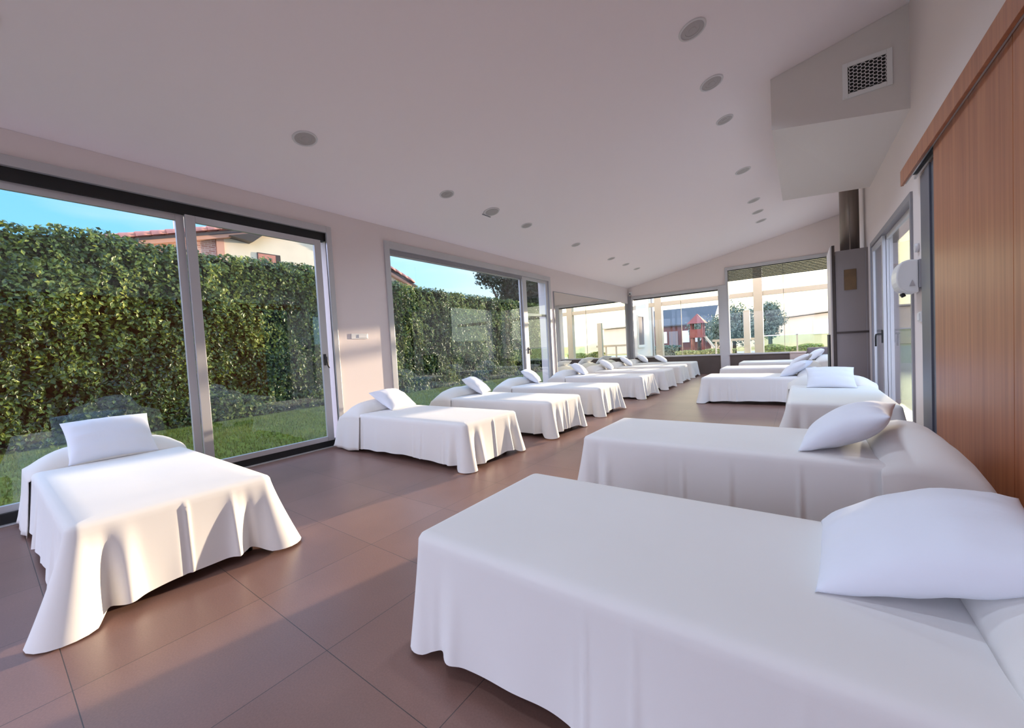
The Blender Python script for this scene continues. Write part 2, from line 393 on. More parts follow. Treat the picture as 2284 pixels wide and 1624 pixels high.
# window_1 : left, near (sliding doors) -------------------------------
def handle(parent, x, y, z, side=1):
    mb = MB().box(x, x+.012*side, y-.016, y+.016, z-.075, z+.075)
    mb.box(x+.012*side, x+.05*side, y-.010, y+.010, z+.015, z+.04)
    mb.tube([(x+.05*side, y, z+.03), (x+.052*side, y, z-.02), (x+.05*side, y+.012, z-.08), (x+.045*side, y+.03, z-.11)], .010, 8)
    return mb.build('handle', M['bplastic'], parent, bevel=.003)
w1 = empty('window_1', (XL, 2.0, 0)); w1['kind'] = 'structure'; tag(w1, 'near pair of floor-length sliding glass panels beside the nearest left bed', 'window', kind='structure')
def at(o):   # keep world coordinates for parts parented to a translated empty
    for c in o.children: c.matrix_parent_inverse = Matrix.Translation(o.location).inverted()
rect_frame(0, XL-.02, XL+.03, W1[0]-.05, W1[1]+.07, 0, 2.94, .07, .012, .085).build('frame', M['alu'], w1, bevel=.003)
g = MB().box(XL-.10, XL-.012, W1[0], W1[1], 2.75, 2.86); g.box(XL-.10, XL-.012, W1[0], W1[1], .012, .095)
g.build('track', M['black'], w1)
def sash(parent, x0, x1, y0, y1, z0, z1, wl_=.075, wr_=.075, wt=.07, wb_=.06, m='alu', g='glass'):
    mb = MB()
    mb.box(x0, x1, y0, y0+wl_, z0, z1); mb.box(x0, x1, y1-wr_, y1, z0, z1)
    mb.box(x0, x1, y0+wl_, y1-wr_, z1-wt, z1); mb.box(x0, x1, y0+wl_, y1-wr_, z0, z0+wb_)
    s = mb.build('sash', M[m], parent, bevel=.003)
    xc = (x0+x1)/2
    B(xc-.003, xc+.003, y0+wl_-.005, y1-wr_+.005, z0+wb_-.005, z1-wt+.005).build('pane', M[g], s)
    return s
s1 = sash(w1, XL-.09, XL-.05, -1.0, 1.375, .09, 2.755, .06, .07, .07)
sash(w1, XL-.09, XL-.05, -3.36, -.94, .09, 2.755, .06, .07, .07)
s2 = sash(w1, XL-.045, XL-.005, 1.375, 2.80, .09, 2.75, .085, .085, .07)
h = handle(s2, XL-.005, 2.745, 1.17)
at(w1)
# window_2 : left, second ---------------------------------------------
w2 = empty('window_2', (XL, 6, 0)); tag(w2, 'second wide sliding window on the left with a narrow right-hand panel', 'window', kind='structure')
rect_frame(0, XL-.02, XL+.03, W2[0]-.07, W2[1]+.07, 0, 2.93, .09, .012, .11).build('frame', M['alu'], w2, bevel=.003)
g = MB().box(XL-.10, XL-.012, W2[0], 7.5, 2.76, 2.86); g.box(XL-.10, XL-.012, W2[0], W2[1], .012, .06); g.build('track', M['aludark'], w2)
sash(w2, XL-.09, XL-.05, 3.88, 7.52, .06, 2.80, .03, .08, .06)
s3 = sash(w2, XL-.045, XL-.005, 7.48, 8.58, .06, 2.82, .16, .09, .07)
handle(s3, XL-.005, 7.60, 1.12)
MB().box(XL-.085, XL-.03, 7.60, 8.52, 1.93, 1.99).build('pane_bar', M['aludark'], w2)  # solid bar standing in for a beam reflected in the glass
at(w2)
# window_3, window_4 : far wall ----------------------------------------
def far_window(name, q, label, shutter=False, split=()):
    o = empty(name, ((q[0]+q[1])/2, YF, q[2])); tag(o, label, 'window', kind='structure')
    rect_frame(1, YF-.04, YF+.02, q[0]-.07, q[1]+.07, q[2]-.02, q[3]+.09, .08, .05, .10).build('frame', M['alu'], o, bevel=.003)
    if not shutter:
        B(q[0]+.02, q[1]-.02, YF+.0, YF+.10, q[3]-.04, q[3]).build('track', M['black'], o)
    xs = [q[0]+.01]+list(split)+[q[1]-.01]
    for a, b in zip(xs[:-1], xs[1:]):
        B(a+.004, b-.004, YF+.06, YF+.066, q[2]+.03, q[3]-.02).build('pane', M['farglass'], o)
    for s in split: B(s-.006, s+.006, YF+.055, YF+.071, q[2]+.03, q[3]-.02).build('pane_bar', M['beige'], o)
    if shutter:
        mb = MB(); z = q[3]-.005
        while z > 2.955:
            mb.prism([(YF+.015, z), (YF+.04, z-.004), (YF+.04, z-.038), (YF+.015, z-.042)], 0, q[0]+.01, q[1]-.01); z -= .044
        mb.build('roller_shutter', M['shutter'], o)
    at(o)
far_window('window_3', W3, 'wide end window next to the wall mirror', split=(-3.3,))
far_window('window_4', W4, 'tall end window with a partly lowered roller shutter', True, split=(-.40,))
# window_5 right wall
w5 = empty('window_5', (XR, 12.6, .75)); tag(w5, 'window in the right wall beyond the cabinet', 'window', kind='structure')
rect_frame(0, XR-.03, XR+.05, W5[0]-.05, W5[1]+.05, W5[2]-.03, W5[3]+.05, .07).build('frame', M['alu'], w5, bevel=.003)
B(XR+.02, XR+.026, W5[0]+.02, W5[1]-.02, W5[2]+.02, W5[3]-.02).build('pane', M['farglass'], w5); at(w5)
# door_1 : right glass door ---------------------------------------------
d1 = empty('door_1', (XR, 7.1, 0)); tag(d1, 'aluminium framed glass door on the right wall with a black lever handle', 'door', kind='structure')
rect_frame(0, XR-.02, XR+.05, D1[0]-.06, D1[1]+.02, 0, 2.54, .05, .01, .07).build('frame', M['aludark'], d1, bevel=.003)
s4 = sash(d1, XR-.005, XR+.03, 7.50, 8.46, .02, 2.46, .08, .07, .07, .07)
s5 = sash(d1, XR+.035, XR+.07, 5.74, 7.60, .02, 2.46, .02, .10, .06, .06)
mb = MB().box(XR-.02, XR-.005, 7.56-.016, 7.56+.016, .98, 1.16)
mb.box(XR-.06, XR-.02, 7.555, 7.575, 1.09, 1.12)
mb.tube([(XR-.06, 7.56, 1.105), (XR-.066, 7.66, 1.10), (XR-.066, 7.70, 1.06), (XR-.064, 7.71, .93)], .011, 8)
mb.build('handle', M['bplastic'], s4)
at(d1)

# ---------------------------------------------------------------- fixed things
mir = empty('wall_mirror', (XL, 11.5, .0)); tag(mir, 'large frameless wall mirror on the left wall near the far corner, showing the end windows', 'mirror')
B(XL+.002, XL+.012, 8.86, 14.22, .05, 2.575).build('mirror_glass', M['mirror'], mir)
mb = MB(); mb.box(XL+.002, XL+.018, 8.835, 8.86, .05, 2.59); mb.box(XL+.002, XL+.018, 8.86, 14.22, 2.575, 2.59)
mb.build('edge_strip', M['aludark'], mir); at(mir)

# wooden sliding door with its pelmet
sd = empty('sliding_door', (.86, 2, 0)); tag(sd, 'large reddish wood sliding door along the right wall', 'door')
mb = MB().box(.84, .88, 3.02, 4.42, .02, 2.56); mb.box(.84, .88, 1.0, 3.014, .02, 2.56); mb.box(.84, .88, -1.2, .994, .02, 2.56)
mb.build('door_leaf', M['wood'], sd, bevel=.002); at(sd)
pe = empty('door_pelmet', (.8, 2, 2.6)); tag(pe, 'long wooden pelmet over the sliding door with its metal rail', 'pelmet')
MB().box(.80, .822, -1.3, 5.375, 2.535, 2.675).build('fascia_board', M['wood'], pe, bevel=.002)
MB().box(.822, .93, -1.3, 5.37, 2.64, 2.672).build('top_board', M['wood'], pe)
MB().box(.828, .838, -1.3, 5.36, 2.545, 2.60).build('rail', M['steel'], pe)
MB().box(.885, .90, -1.3, 5.33, 2.565, 2.60).build('rail', M['steel'], pe)
MB().box(.84, .885, -1.3, 5.3, 2.60, 2.625).build('rail_housing', M['black'], pe); at(pe)
struct('trim_4', MB().box(.872, XR, 4.42, 5.02, 0, 2.5).box(.86, .885, 4.66, 4.80, 0, 2.5), M['bluegrey'], 'dark blue grey door jamb beside the wooden sliding door', bevel=.002)

# suspended duct box
du = MB()
v = [(-.228, 5.70, 3.575), (XR, 5.70, 3.37), (XR, 8.63, 3.45), (-.215, 8.66, 3.545),
     (-.228, 5.70, zc(-.228)), (XR, 5.70, zc(XR)), (XR, 8.63, zc(XR)), (-.215, 8.66, zc(-.215))]
du.add([(a, b, c-(.002 if c > 4 else 0)) for a, b, c in v], [(0, 3, 2, 1), (4, 5, 6, 7), (0, 1, 5, 4), (1, 2, 6, 5), (2, 3, 7, 6), (3, 0, 4, 7)])
duo = du.build('ceiling_duct', M['duct']); tag(duo, 'boxed-in plaster duct hanging from the ceiling at the right wall', 'duct')
vg = empty('air_vent', (.61, 5.7, 3.84)); tag(vg, 'white framed honeycomb air grille on the front of the ceiling duct', 'vent')
rect_frame(1, 5.683, 5.70, .413, .805, 3.655, 4.022, .045).build('frame', M['white'], vg, bevel=.003)
B(.45, .77, 5.692, 5.699, 3.69, 3.985).build('backing', M['black'], vg)
gm = MB(); S = .021; nx = int(.31/(S*1.5))+1; nz_ = int(.28/(S*1.732))+1
def bar(p, q, wd=.0028):
    p = Vector((p[0], 0, p[1])); q = Vector((q[0], 0, q[1])); d = (q-p).normalized(); n_ = Vector((-d.z, 0, d.x))*wd
    if not (.455 < p.x < .765 and .455 < q.x < .765 and 3.695 < p.z < 3.98 and 3.695 < q.z < 3.98): return
    y0, y1 = 5.684, 5.691
    vs = []
    for y in (y0, y1):
        for a in (p+n_, p-n_, q-n_, q+n_): vs.append((a.x, y, a.z))
    gm.add(vs, [(0, 1, 2, 3), (7, 6, 5, 4), (0, 4, 5, 1), (1, 5, 6, 2), (2, 6, 7, 3), (3, 7, 4, 0)])
for i in range(nx+1):
    for j in range(nz_+1):
        cx = .455+i*S*1.5; cz = 3.70+j*S*1.732+(S*.866 if i % 2 else 0)
        hx = [(cx+S*math.cos(a*PI/3), cz+S*math.sin(a*PI/3)*.9) for a in range(6)]
        for a in (0, 1, 2): bar(hx[a], hx[a+1])
        if j == 0:
            for a in (3, 4, 5): bar(hx[a], hx[(a+1) % 6])
gm.build('grille', M['ring'], vg); at(vg)

# ceiling lights, flush with the slope
tilt = math.atan(K)
def downlight(x, y, r=.105, kind='round'):
    o = empty('ceiling_downlight', (x, y, zc(x)-.001)); o.rotation_euler = (0, -tilt, 0)
    ring = MB(); n = 36; prof = [(r*1.22, 0), (r*1.20, -.006), (r*1.02, -.008), (r, -.002)]
    vs = []; fs = []
    for rad, z in prof:
        for k in range(n): t = 2*PI*k/n; vs.append((rad*math.cos(t), rad*math.sin(t), z))
    for i in range(3):
        for k in range(n): k2 = (k+1) % n; fs.append((i*n+k, (i+1)*n+k, (i+1)*n+k2, i*n+k2))
    ring.add(vs, fs, True); ring.build('trim_ring', M['ring'], o)
    ln = MB(); vs = [(0, 0, -.006)]; fs = []
    pr_ = [(r*.3, -.006), (r*.34, -.003), (r*.62, -.003), (r*.66, -.006), (r, -.003)]
    for rad, z in pr_:
        for k in range(n): t = 2*PI*k/n; vs.append((rad*math.cos(t), rad*math.sin(t), z))
    for k in range(n): fs.append((0, 1+(k+1) % n, 1+k))
    for i in range(len(pr_)-1):
        for k in range(n): k2 = (k+1) % n; fs.append((1+i*n+k, 1+i*n+k2, 1+(i+1)*n+k2, 1+(i+1)*n+k))
    ln.add(vs, fs, False); ln.build('lens', M['lens'], o)
    sp = bpy.data.lights.new('fill_spot', 'SPOT'); sp.energy = FILL_LAMP*(1.45 if x > -2 else .58); sp.color = (.66, .80, 1.0); sp.spot_size = math.radians(140); sp.spot_blend = 1; sp.shadow_soft_size = .08  # fitting is unlit; added spot fills the room from just below the lens
    so_ = bpy.data.objects.new('fill_spot', sp); C.objects.link(so_); so_.parent = o; so_.location = (0, 0, -.03); so_.rotation_euler = (0, tilt, 0)
    return o
ordn = ['nearest', 'second', 'third', 'fourth', 'fifth', 'sixth', 'farthest']
for i, y in enumerate((4.13, 5.10, 6.05, 8.08, 9.99, 10.96, 11.87)):
    o = downlight(-.755, y, .085 if y == 6.05 else .1); tag(o, ordn[i]+' of the seven recessed round lights in the right-hand ceiling row', 'ceiling light', 'right row of recessed ceiling lights')
lf = (2.09, 4.05, 6.04, 7.97, 9.98, 11.05, 11.97)
for i, y in enumerate(lf):
    o = downlight(-3.95, y, .095 if y < 3 else .085); tag(o, ordn[i]+' of the seven recessed round lights in the left-hand ceiling row', 'ceiling light', 'left row of recessed ceiling lights')
for x, y, lb in ((-.755, 2.1, 'added recessed round light of the right row above the viewer'), (-.755, .1, 'added recessed round light of the right row beside the viewer'), (-.755, -2, 'added recessed round light of the right row behind the viewer'),
                 (-3.95, .1, 'added recessed round light of the left row above the nearest left bed'), (-3.95, -2, 'added recessed round light of the left row behind the viewer')):
    o = downlight(x, y); tag(o, lb, 'ceiling light', 'added recessed ceiling lights outside the view')  # unseen fittings added to fill the room from above
cs = empty('ceiling_speaker', (-3.95, 5.035, zc(-3.95)-.001)); cs.rotation_euler = (0, -tilt, 0)
MB().tube([(0, 0, 0), (0, 0, -.012)], [.135, .125], 32).build('trim_ring', M['ring'], cs)
MB().tube([(.01, 0, -.012), (.01, 0, -.018)], [.105, .10], 32).build('grille', M['lens'], cs)
MB().box(-.12, -.105, -.10, .10, -.022, -.012).build('slot', M['aludark'], cs)
tag(cs, 'slotted round ceiling fitting between the second and third lights of the left row', 'ceiling fitting')

# flue pipe
fl = empty('flue_pipe', (.73, 9.35, 2.6)); tag(fl, 'brushed steel flue pipe rising from the tall cabinet', 'pipe')
MB().tube([(.73, 9.35, 2.57), (.73, 9.35, 4.25)], .135, 40).build('pipe', M['flue'], fl)
MB().box(.716, .728, 9.208, 9.218, 2.58, 4.2).build('seam', M['flue'], fl)
MB().tube([(.73, 9.35, 2.565), (.73, 9.35, 2.60)], .142, 40).build('collar', M['aludark'], fl); at(fl)
# tall cabinet
ca = empty('tall_cabinet', (.69, 9.3, 0)); tag(ca, 'tall taupe cabinet with a dark edge strip standing by the right wall under the flue', 'cabinet')
B(.50, XR, 8.95, 9.88, 0, 2.56).build('body', M['cab'], ca, bevel=.003)
B(.435, .455, 8.97, 10.0, 0, 2.66).build('side_panel', M['cabside'], ca)
B(.455, .495, 8.93, 8.97, 0, 2.665).build('edge_strip', M['brown'], ca)
B(.50, .925, 8.935, 8.952, 1.13, 1.165).build('rail', M['brown'], ca)
B(.895, .90, 8.945, 8.952, 0, 2.5).build('edge_line', M['aludark'], ca)
B(.415, .435, 9.35, 10.0, .48, 1.12).build('recessed_panel', M['black'], ca)
at(ca)
o = B(.615, .777, 8.938, 8.949, 1.875, 2.225).build('wall_plate', M['bronze'], bevel=.003); tag(o, 'small dark bronze plate on the front of the tall cabinet', 'plate')
# paper dispenser
pd = empty('paper_dispenser', (XR, 5.45, 1.66)); tag(pd, 'rounded grey-white paper roll dispenser mounted on the right wall by the glass door', 'dispenser')
pts = [(XR-.025, 1.815), (XR-.10, 1.825)]
for k in range(9):
    t = PI/2+k*PI/10; pts.append((XR-.115+.062*math.cos(t)*1.05, 1.667+.150*math.sin(t)*1.0))
pts += [(XR-.10, 1.51), (XR-.025, 1.505)]
MB().prism(pts, 1, 5.31, 5.58).build('cover', M['white'], pd, bevel=.012)
B(XR-.025, XR-.001, 5.30, 5.59, 1.55, 1.815).build('back_plate', M['aludark'], pd, bevel=.004)
MB().prism([(XR-.05, 1.57), (XR-.09, 1.57), (XR-.07, 1.63)], 1, 5.30, 5.309).build('window', M['lens'], pd)
MB().tube([(XR-.10, 5.45, 1.505), (XR-.13, 5.45, 1.49)], .02, 10).build('cutter', M['bplastic'], pd); at(pd)
sw = empty('light_switch', (XR, 5.4, 1.27)); tag(sw, 'white light switch on the right wall below the paper dispenser', 'switch')
B(XR-.014, XR-.001, 5.33, 5.43, 1.225, 1.325).build('plate', M['white'], sw, bevel=.003)
B(XR-.024, XR-.014, 5.345, 5.415, 1.24, 1.31).build('rocker', M['white'], sw, bevel=.004); at(sw)
o = MB().tube([(XR-.001, 5.44, 1.94), (XR-.03, 5.44, 1.94)], .042, 24).build('thermostat', M['ring']); tag(o, 'small round grey wall sensor above the paper dispenser', 'sensor')
so2 = empty('wall_socket', (XL, 3.28, 1.48)); tag(so2, 'long white switch plate on the left wall between the two glass openings', 'switch plate')
B(XL+.001, XL+.012, 3.14, 3.40, 1.44, 1.515).build('plate', M['white'], so2, bevel=.003)
B(XL+.012, XL+.020, 3.25, 3.385, 1.455, 1.50).build('rocker', M['white'], so2, bevel=.002); at(so2)
se = empty('motion_sensor', (XL+.09, YF-.06, 2.97)); tag(se, 'small motion sensor in the far left corner under the ceiling', 'sensor')
B(XL+.05, XL+.13, YF-.09, YF-.001, 2.90, 3.02).build('housing', M['white'], se, bevel=.01)
B(XL+.07, XL+.11, YF-.10, YF-.09, 2.92, 2.96).build('lens', M['bplastic'], se); at(se)

# ---------------------------------------------------------------- beds
BW, BH = .88, .472
def spread_mesh(L, seed, cornerA=.06, hem0=.055):
    r = random.Random(seed); rad = .05; st = []
    # perimeter stations: (x, y, nx, ny, s, tag)
    segs = []
    def line(x0, y0, x1, y1, nx, ny, step=.011):
        n = max(2, int(math.hypot(x1-x0, y1-y0)/step))
        for i in range(n): t = i/n; segs.append((x0+(x1-x0)*t, y0+(y1-y0)*t, nx, ny))
    def arc(cx, cy, a0, n=9):
        for i in range(n): a = a0+PI/2*i/n; segs.append((cx+rad*math.cos(a), cy+rad*math.sin(a), math.cos(a), math.sin(a)))
    h = BW/2
    line(L-rad, h, rad, h, 0, 1); arc(rad, h-rad, PI/2)
    line(0, h-rad, 0, -h+rad, -1, 0); arc(rad, -h+rad, PI)
    line(rad, -h, L-rad, -h, 0, -1); arc(L-rad, -h+rad, -PI/2)
    line(L, -h+rad, L, h-rad, 1, 0); arc(L-rad, h-rad, 0)
    N = len(segs); s = [0]
    for i in range(1, N): s.append(s[-1]+math.hypot(segs[i][0]-segs[i-1][0], segs[i][1]-segs[i-1][1]))
    tot = s[-1]+.01
    corners = []
    for i in range(N):
        x, y, nx, ny = segs[i]
        if abs(abs(nx)-abs(ny)) < .2: corners.append(i)
    cidx = []
    for i in corners:
        if not cidx or i-cidx[-1] > 12: cidx.append(i)
    cpar = {c: ((cornerA if segs[c][0] < L/2 else .012)*(.75+.6*r.random()), r.uniform(.10, .15), r.uniform(-.02, .02)) for c in cidx}
    ph = [r.uniform(0, 6.28) for _ in range(5)]
    pleats = [(r.uniform(0, tot), r.uniform(.006, .014)) for _ in range(9)]
    creases = [[(r.uniform(.2, L-.5), r.uniform(.003, .006)) for _ in range(4)] for _ in range(2)]
    rows = []
    ins = [(.40, BH), (.25, BH+.001), (.12, BH), (.05, BH-.001), (.026, BH-.005), (.010, BH-.013), (0, BH-.028)]
    for d, z in ins:
        k = []
        for (x, y, nx, ny) in segs:
            px, py = x-nx*d, y-ny*d
            if d > rad:
                px = min(max(x, d), L-d) if True else px; py = min(max(y, -h+d), h-d)
            k.append((px, py, z))
        rows.append(k)
    T = 15
    for j in range(1, T+1):
        t = j/T; k = []
        for i, (x, y, nx, ny) in enumerate(segs):
            off = .030*t+.006*math.sin(s[i]*9+ph[0])*t+.004*math.sin(s[i]*23+ph[1])*t*t
            hem = hem0+.012*math.sin(s[i]*3.1+ph[2])+.004*math.sin(s[i]*17+ph[3])
            for ps, pa in pleats:
                d_ = (s[i]-ps)
                if abs(d_) < .12: off += pa*math.exp(-(d_/.012)**2)*t*1.6-pa*.8*math.exp(-((d_-.025)/.02)**2)*t
            # sharp ironed creases down the long sides
            if abs(ny) > .9:
                for cx_, ca2 in creases[ny > 0]: off += ca2*math.exp(-((x-cx_)/.010)**2)*(.3+.7*t)-.6*ca2*math.exp(-((x-cx_-.022)/.012)**2)*t
            # central fold crease on the foot side
            if nx < -.9: off += .008*math.exp(-(y/.008)**2)-.006*math.exp(-((y-.02)/.015)**2)*t
            if nx > .5: off *= .25
            tw = 0
            for c, (A, wd, sh) in cpar.items():
                ds = s[i]-s[c]
                if ds > tot/2: ds -= tot
                if ds < -tot/2: ds += tot
                if abs(ds) > .4: continue
                e = t**1.25
                q_ = min(1, A/.05); off += e*(A*math.exp(-((ds-sh)/.055)**2)-q_*.035*math.exp(-((abs(ds)-wd)/.026)**2)+q_*.035*math.exp(-((abs(ds)-wd-.065)/.035)**2))
                hem -= (.05)*math.exp(-(ds/.09)**2)*q_
                tw += .02*math.sin(ds*30)*math.exp(-(ds/.15)**2)*e
            hem = max(hem, .008)
            z = (BH-.028)*(1-t)+hem*t
            k.append((x+nx*off-ny*tw, y+ny*off+nx*tw, z))
        rows.append(k)
    mb = MB(); vs = [p for k in rows for p in k]; fs = []
    for j in range(len(rows)-1):
        for i in range(N):
            i2 = (i+1) % N; fs.append((j*N+i, (j+1)*N+i, (j+1)*N+i2, j*N+i2))
    mb.add(vs, fs, True)
    # top centre panel
    d = .40
    q = [(d, -h+d, BH), (L-d, -h+d, BH), (L-d, h-d, BH), (d, h-d, BH)]
    mb.add(q, [(0, 1, 2, 3)], True)
    return mb
def cover_mesh(L, seed, l0=.52):
    r = random.Random(seed+99); h = BW/2; rows = []
    prof = [(0, .004), (.01, .030), (.035, .062), (.07, .092), (.12, .118), (.18, .132), (.25, .130), (.32, .100), (.38, .052), (.43, -.005), (.48, -.08), (.515, -.16), (.535, -.25), (.545, -.33), (.55, -.41)]
    p1, p2 = r.uniform(0, 6), r.uniform(0, 6)
    for du_, hz_ in prof:
        u = L-l0+du_*(l0+.0)/.52
        ztop = BH+hz_; row = []
        zt_side = min(ztop, BH+max(0, hz_)*.35+min(0, hz_)); b = h+.018+.010*min(1, du_/.1)
        nS = 12
        side = []
        for j in range(nS+1):
            t = j/nS                      # 0 at hem .. 1 at top
            z = .03+.012*math.sin(u*9+p1)+(zt_side-.05-.03)*t if zt_side > .12 else .03+(max(zt_side, .05)-.03)*t*.9
            fl_ = (1-t)**1.1*(.036+.010*math.sin(u*22+p2)+.007*math.sin(u*47+p1))
            side.append((b+fl_, z))
        top = []
        nT = 20
        for j in range(nT+1):
            v = 1-2*j/nT
            # rounded shoulders
            zz_ = zt_side-.05+(ztop-(zt_side-.05))*(1-abs(v)**3.2) if ztop > .12 else ztop-.02*abs(v)
            top.append((b*math.copysign(abs(v)**.85, v), zz_))
        for (y, z) in side: row.append((u, y, z))
        for (y, z) in top[1:-1]: row.append((u, y, z+.003*math.sin(y*21+u*13+p1)*(1 if du_ > .05 else 0)))
        for (y, z) in side[::-1]: row.append((u, -y, z))
        rows.append(row)
    mb = MB(); n = len(rows[0]); vs = [p for k in rows for p in k]; fs = []
    for j in range(len(rows)-1):
        for i in range(n-1): fs.append((j*n+i, j*n+i+1, (j+1)*n+i+1, (j+1)*n+i))
    mb.add(vs, fs, True)
    return mb
def make_bed(x, y, rz, L, seed, label, group, l0=.52, **kw):
    o = empty('bed', (x, y, 0), rz); tag(o, label, 'bed', group)
    spread_mesh(L-.15, seed, **kw).build('bedspread', M['cream'], o)
    c = cover_mesh(L, seed, l0).build('folded_cover', M['cream2'], o)
    sm = c.modifiers.new('thick', 'SOLIDIFY'); sm.thickness = .004; sm.offset = -1
    MB().box(.04, L-.2, -BW/2+.04, BW/2-.04, .26, BH-.03).build('mattress', M['mattress'], o, bevel=.03)
    for sx_ in (.12, L-.3):
        for sy in (-BW/2+.12, BW/2-.12): MB().tube([(sx_, sy, 0), (sx_, sy, .26)], .02, 10).build('leg', M['leg'], o)
    return o
def make_pillow(loc, rz, lean, label, group, a=.275, b=.215, th=.085, seed=0, roll_=0):
    """lies with local +x = lean direction (up the bolster), y = width; origin at its lower edge"""
    r = random.Random(seed); n = 26; mb = MB(); vs = []; fs = []
    p = [r.uniform(0, 6) for _ in range(4)]
    def surf(u, v, s):
        # pinched rectangular outline with pointed corners
        x = b*u*(1-.075*(1-v*v)*abs(u)**3)
        y = a*v*(1-.065*(1-u*u)*abs(v)**3)
        e = max(0, (1-u*u))*max(0, (1-v*v))
        t = th*(e**.5)*(1+.06*math.sin(3*u+p[0])+.05*math.sin(4*v+p[1]))
        rip = .004*math.sin(14*v+p[2])*abs(u)**2*(1-abs(u))*4+.004*math.sin(12*u+p[3])*abs(v)**2*(1-abs(v))*4
        sag = -.012*(abs(u*v))
        return (x+b, y, s*(t+rip*min(1, e*8))+sag)
    g = [-math.cos(PI*i/n) for i in range(n+1)]
    g = [.6*q+.4*(2*i/n-1) for i, q in enumerate(g)]
    for s in (1, -1):
        for u in g:
            for v in g: vs.append(surf(u, v, s))
    m_ = n+1; o_ = m_*m_
    for i in range(n):
        for j in range(n):
            q = (i*m_+j, (i+1)*m_+j, (i+1)*m_+j+1, i*m_+j+1); fs.append(q); fs.append(tuple(o_+k for k in q[::-1]))
    mb.add(vs, fs, True)
    o = mb.build('pillow', M['pillow'])
    bpy_m = o.modifiers.new('weld', 'WELD'); bpy_m.merge_threshold = .0005
    o.rotation_mode = 'XYZ'
    o.matrix_world = Matrix.Translation(loc) @ Matrix.Rotation(rz, 4, 'Z') @ Matrix.Rotation(-lean, 4, 'Y') @ Matrix.Rotation(roll_, 4, 'X')
    tag(o, label, 'pillow', group)
    return o
GL, GR = 'single beds along the window side', 'single beds on the right-hand side'
PL, PR = 'pillows on the window-side beds', 'pillows on the right-hand beds'
left = [(-2.72, .63, 'nearest bed beside the big sliding windows on the left'),
        (-2.66, 3.22, 'second bed in the left row, against the wall pier'),
        (-2.60, 4.74, 'third bed in the left row, before the second window'),
        (-2.64, 6.37, 'fourth bed in the left row, by a narrow glass panel'),
        (-2.64, 8.45, 'fifth bed in the left row, where the wall mirror begins'),
        (-2.63, 10.05, 'sixth bed in the left row, in front of the wall mirror'),
        (-2.65, 11.65, 'seventh bed in the left row, last but one'),
        (-2.68, 13.20, 'last bed in the left row, right under the end window')]
for i, (x, y, lb) in enumerate(left):
    L = 2.28
    make_bed(x, y, PI, L, 10+i, 'cream covered single bed, '+lb, GL, cornerA=.135 if i == 0 else .06)
    pl_lb = ['white pillow on the nearest left bed, propped against its head roll', 'white pillow on the second bed of the left row', 'white pillow on the third bed of the left row',
             'white pillow on the fourth bed of the left row', 'white pillow on the fifth bed of the left row, before the mirror', 'white pillow on the sixth bed of the left row, before the mirror',
             'white pillow on the seventh bed of the left row', 'white pillow at the head of the last bed under the end window'][i]
    px, py, yw, ln_ = [(-4.47, .63, 0, 45), (-4.31, 3.38, .25, 32), (-4.24, 5.03, .42, 36), (-4.30, 6.78, .45, 36), (-4.2, 8.75, .3, 36), (-4.2, 10.4, .3, 36), (-4.2, 11.95, .3, 36), (-4.2, 13.5, .3, 36)][i]
    make_pillow((px, py, BH+.012), PI+yw, math.radians(ln_), pl_lb, PL, seed=i, a=.262)
make_pillow((-3.55, 13.38, BH+.012), PI+.2, math.radians(30), 'white pillow lying halfway along the last bed under the end window', PL, seed=20)
right = [(-1.265, 1.43, 0, 2.03, 'nearest bed at the bottom right of the view', .03),
         (-1.40, 3.21, 0, 2.17, 'second bed on the right, head against the wooden sliding door', .06),
         (.30, 4.965, PI/2, 2.15, 'bed turned lengthwise beside the glass door on the right', .10),
         (-1.50, 8.27, 0, 1.95, 'bed across the room in front of the tall cabinet', .07),
         (-1.53, 10.57, 0, 1.95, 'bed behind the one by the tall cabinet', .06),
         (-1.40, 12.83, 0, 2.2, 'farthest bed on the right, under the window with the roller shutter', .06)]
for i, (x, y, rz, L, lb, ca_) in enumerate(right):
    make_bed(x, y, rz, L, 40+i, 'cream covered single bed, '+lb, GR, l0=.45 if i < 2 else .52, cornerA=ca_)
make_pillow((.025, 1.57, BH+.015), -.056, math.radians(21), 'large bluish white pillow on the nearest right-hand bed', PR, a=.262, b=.25, th=.105, seed=31)
make_pillow((.01, 3.13, BH+.015), -.18, math.radians(31), 'white pillow on the second right-hand bed near the wooden door', PR, a=.262, b=.235, th=.10, seed=32)
make_pillow((.29, 6.32, BH+.012), PI/2+.02, math.radians(38), 'white pillow facing the viewer on the bed turned lengthwise', PR, a=.25, b=.19, th=.07, seed=33)
make_pillow((-.26, 8.22, BH+.012), -.2, math.radians(32), 'white pillow on the bed in front of the tall cabinet', PR, seed=34)
make_pillow((-.20, 10.5, BH+.012), -.1, math.radians(34), 'white pillow on the bed behind the one by the tall cabinet', PR, seed=35)
make_pillow((.12, 12.8, BH+.012), 0, math.radians(38), 'white pillow on the farthest right-hand bed', PR, th=.09, seed=36)
bx = empty('storage_box', (-.09, 13.72, 0)); tag(bx, 'pinkish beige low seat box against the end wall beyond the farthest right bed', 'box')
B(-.27, .09, 13.5, 13.9, 0, .62).build('body', M['pink'], bx, bevel=.02); B(-.28, .10, 13.49, 13.91, .62, .67).build('lid', M['pink'], bx, bevel=.015); at(bx)
bx = empty('armchair', (.35, 13.8, 0)); tag(bx, 'dark grey armchair in the far right corner behind the farthest bed', 'armchair')
B(.12, .62, 13.5, 14.0, .12, .42).build('seat', M['grey'], bx, bevel=.03); B(.12, .62, 13.98, 14.15, .12, .76).build('backrest', M['grey'], bx, bevel=.04)
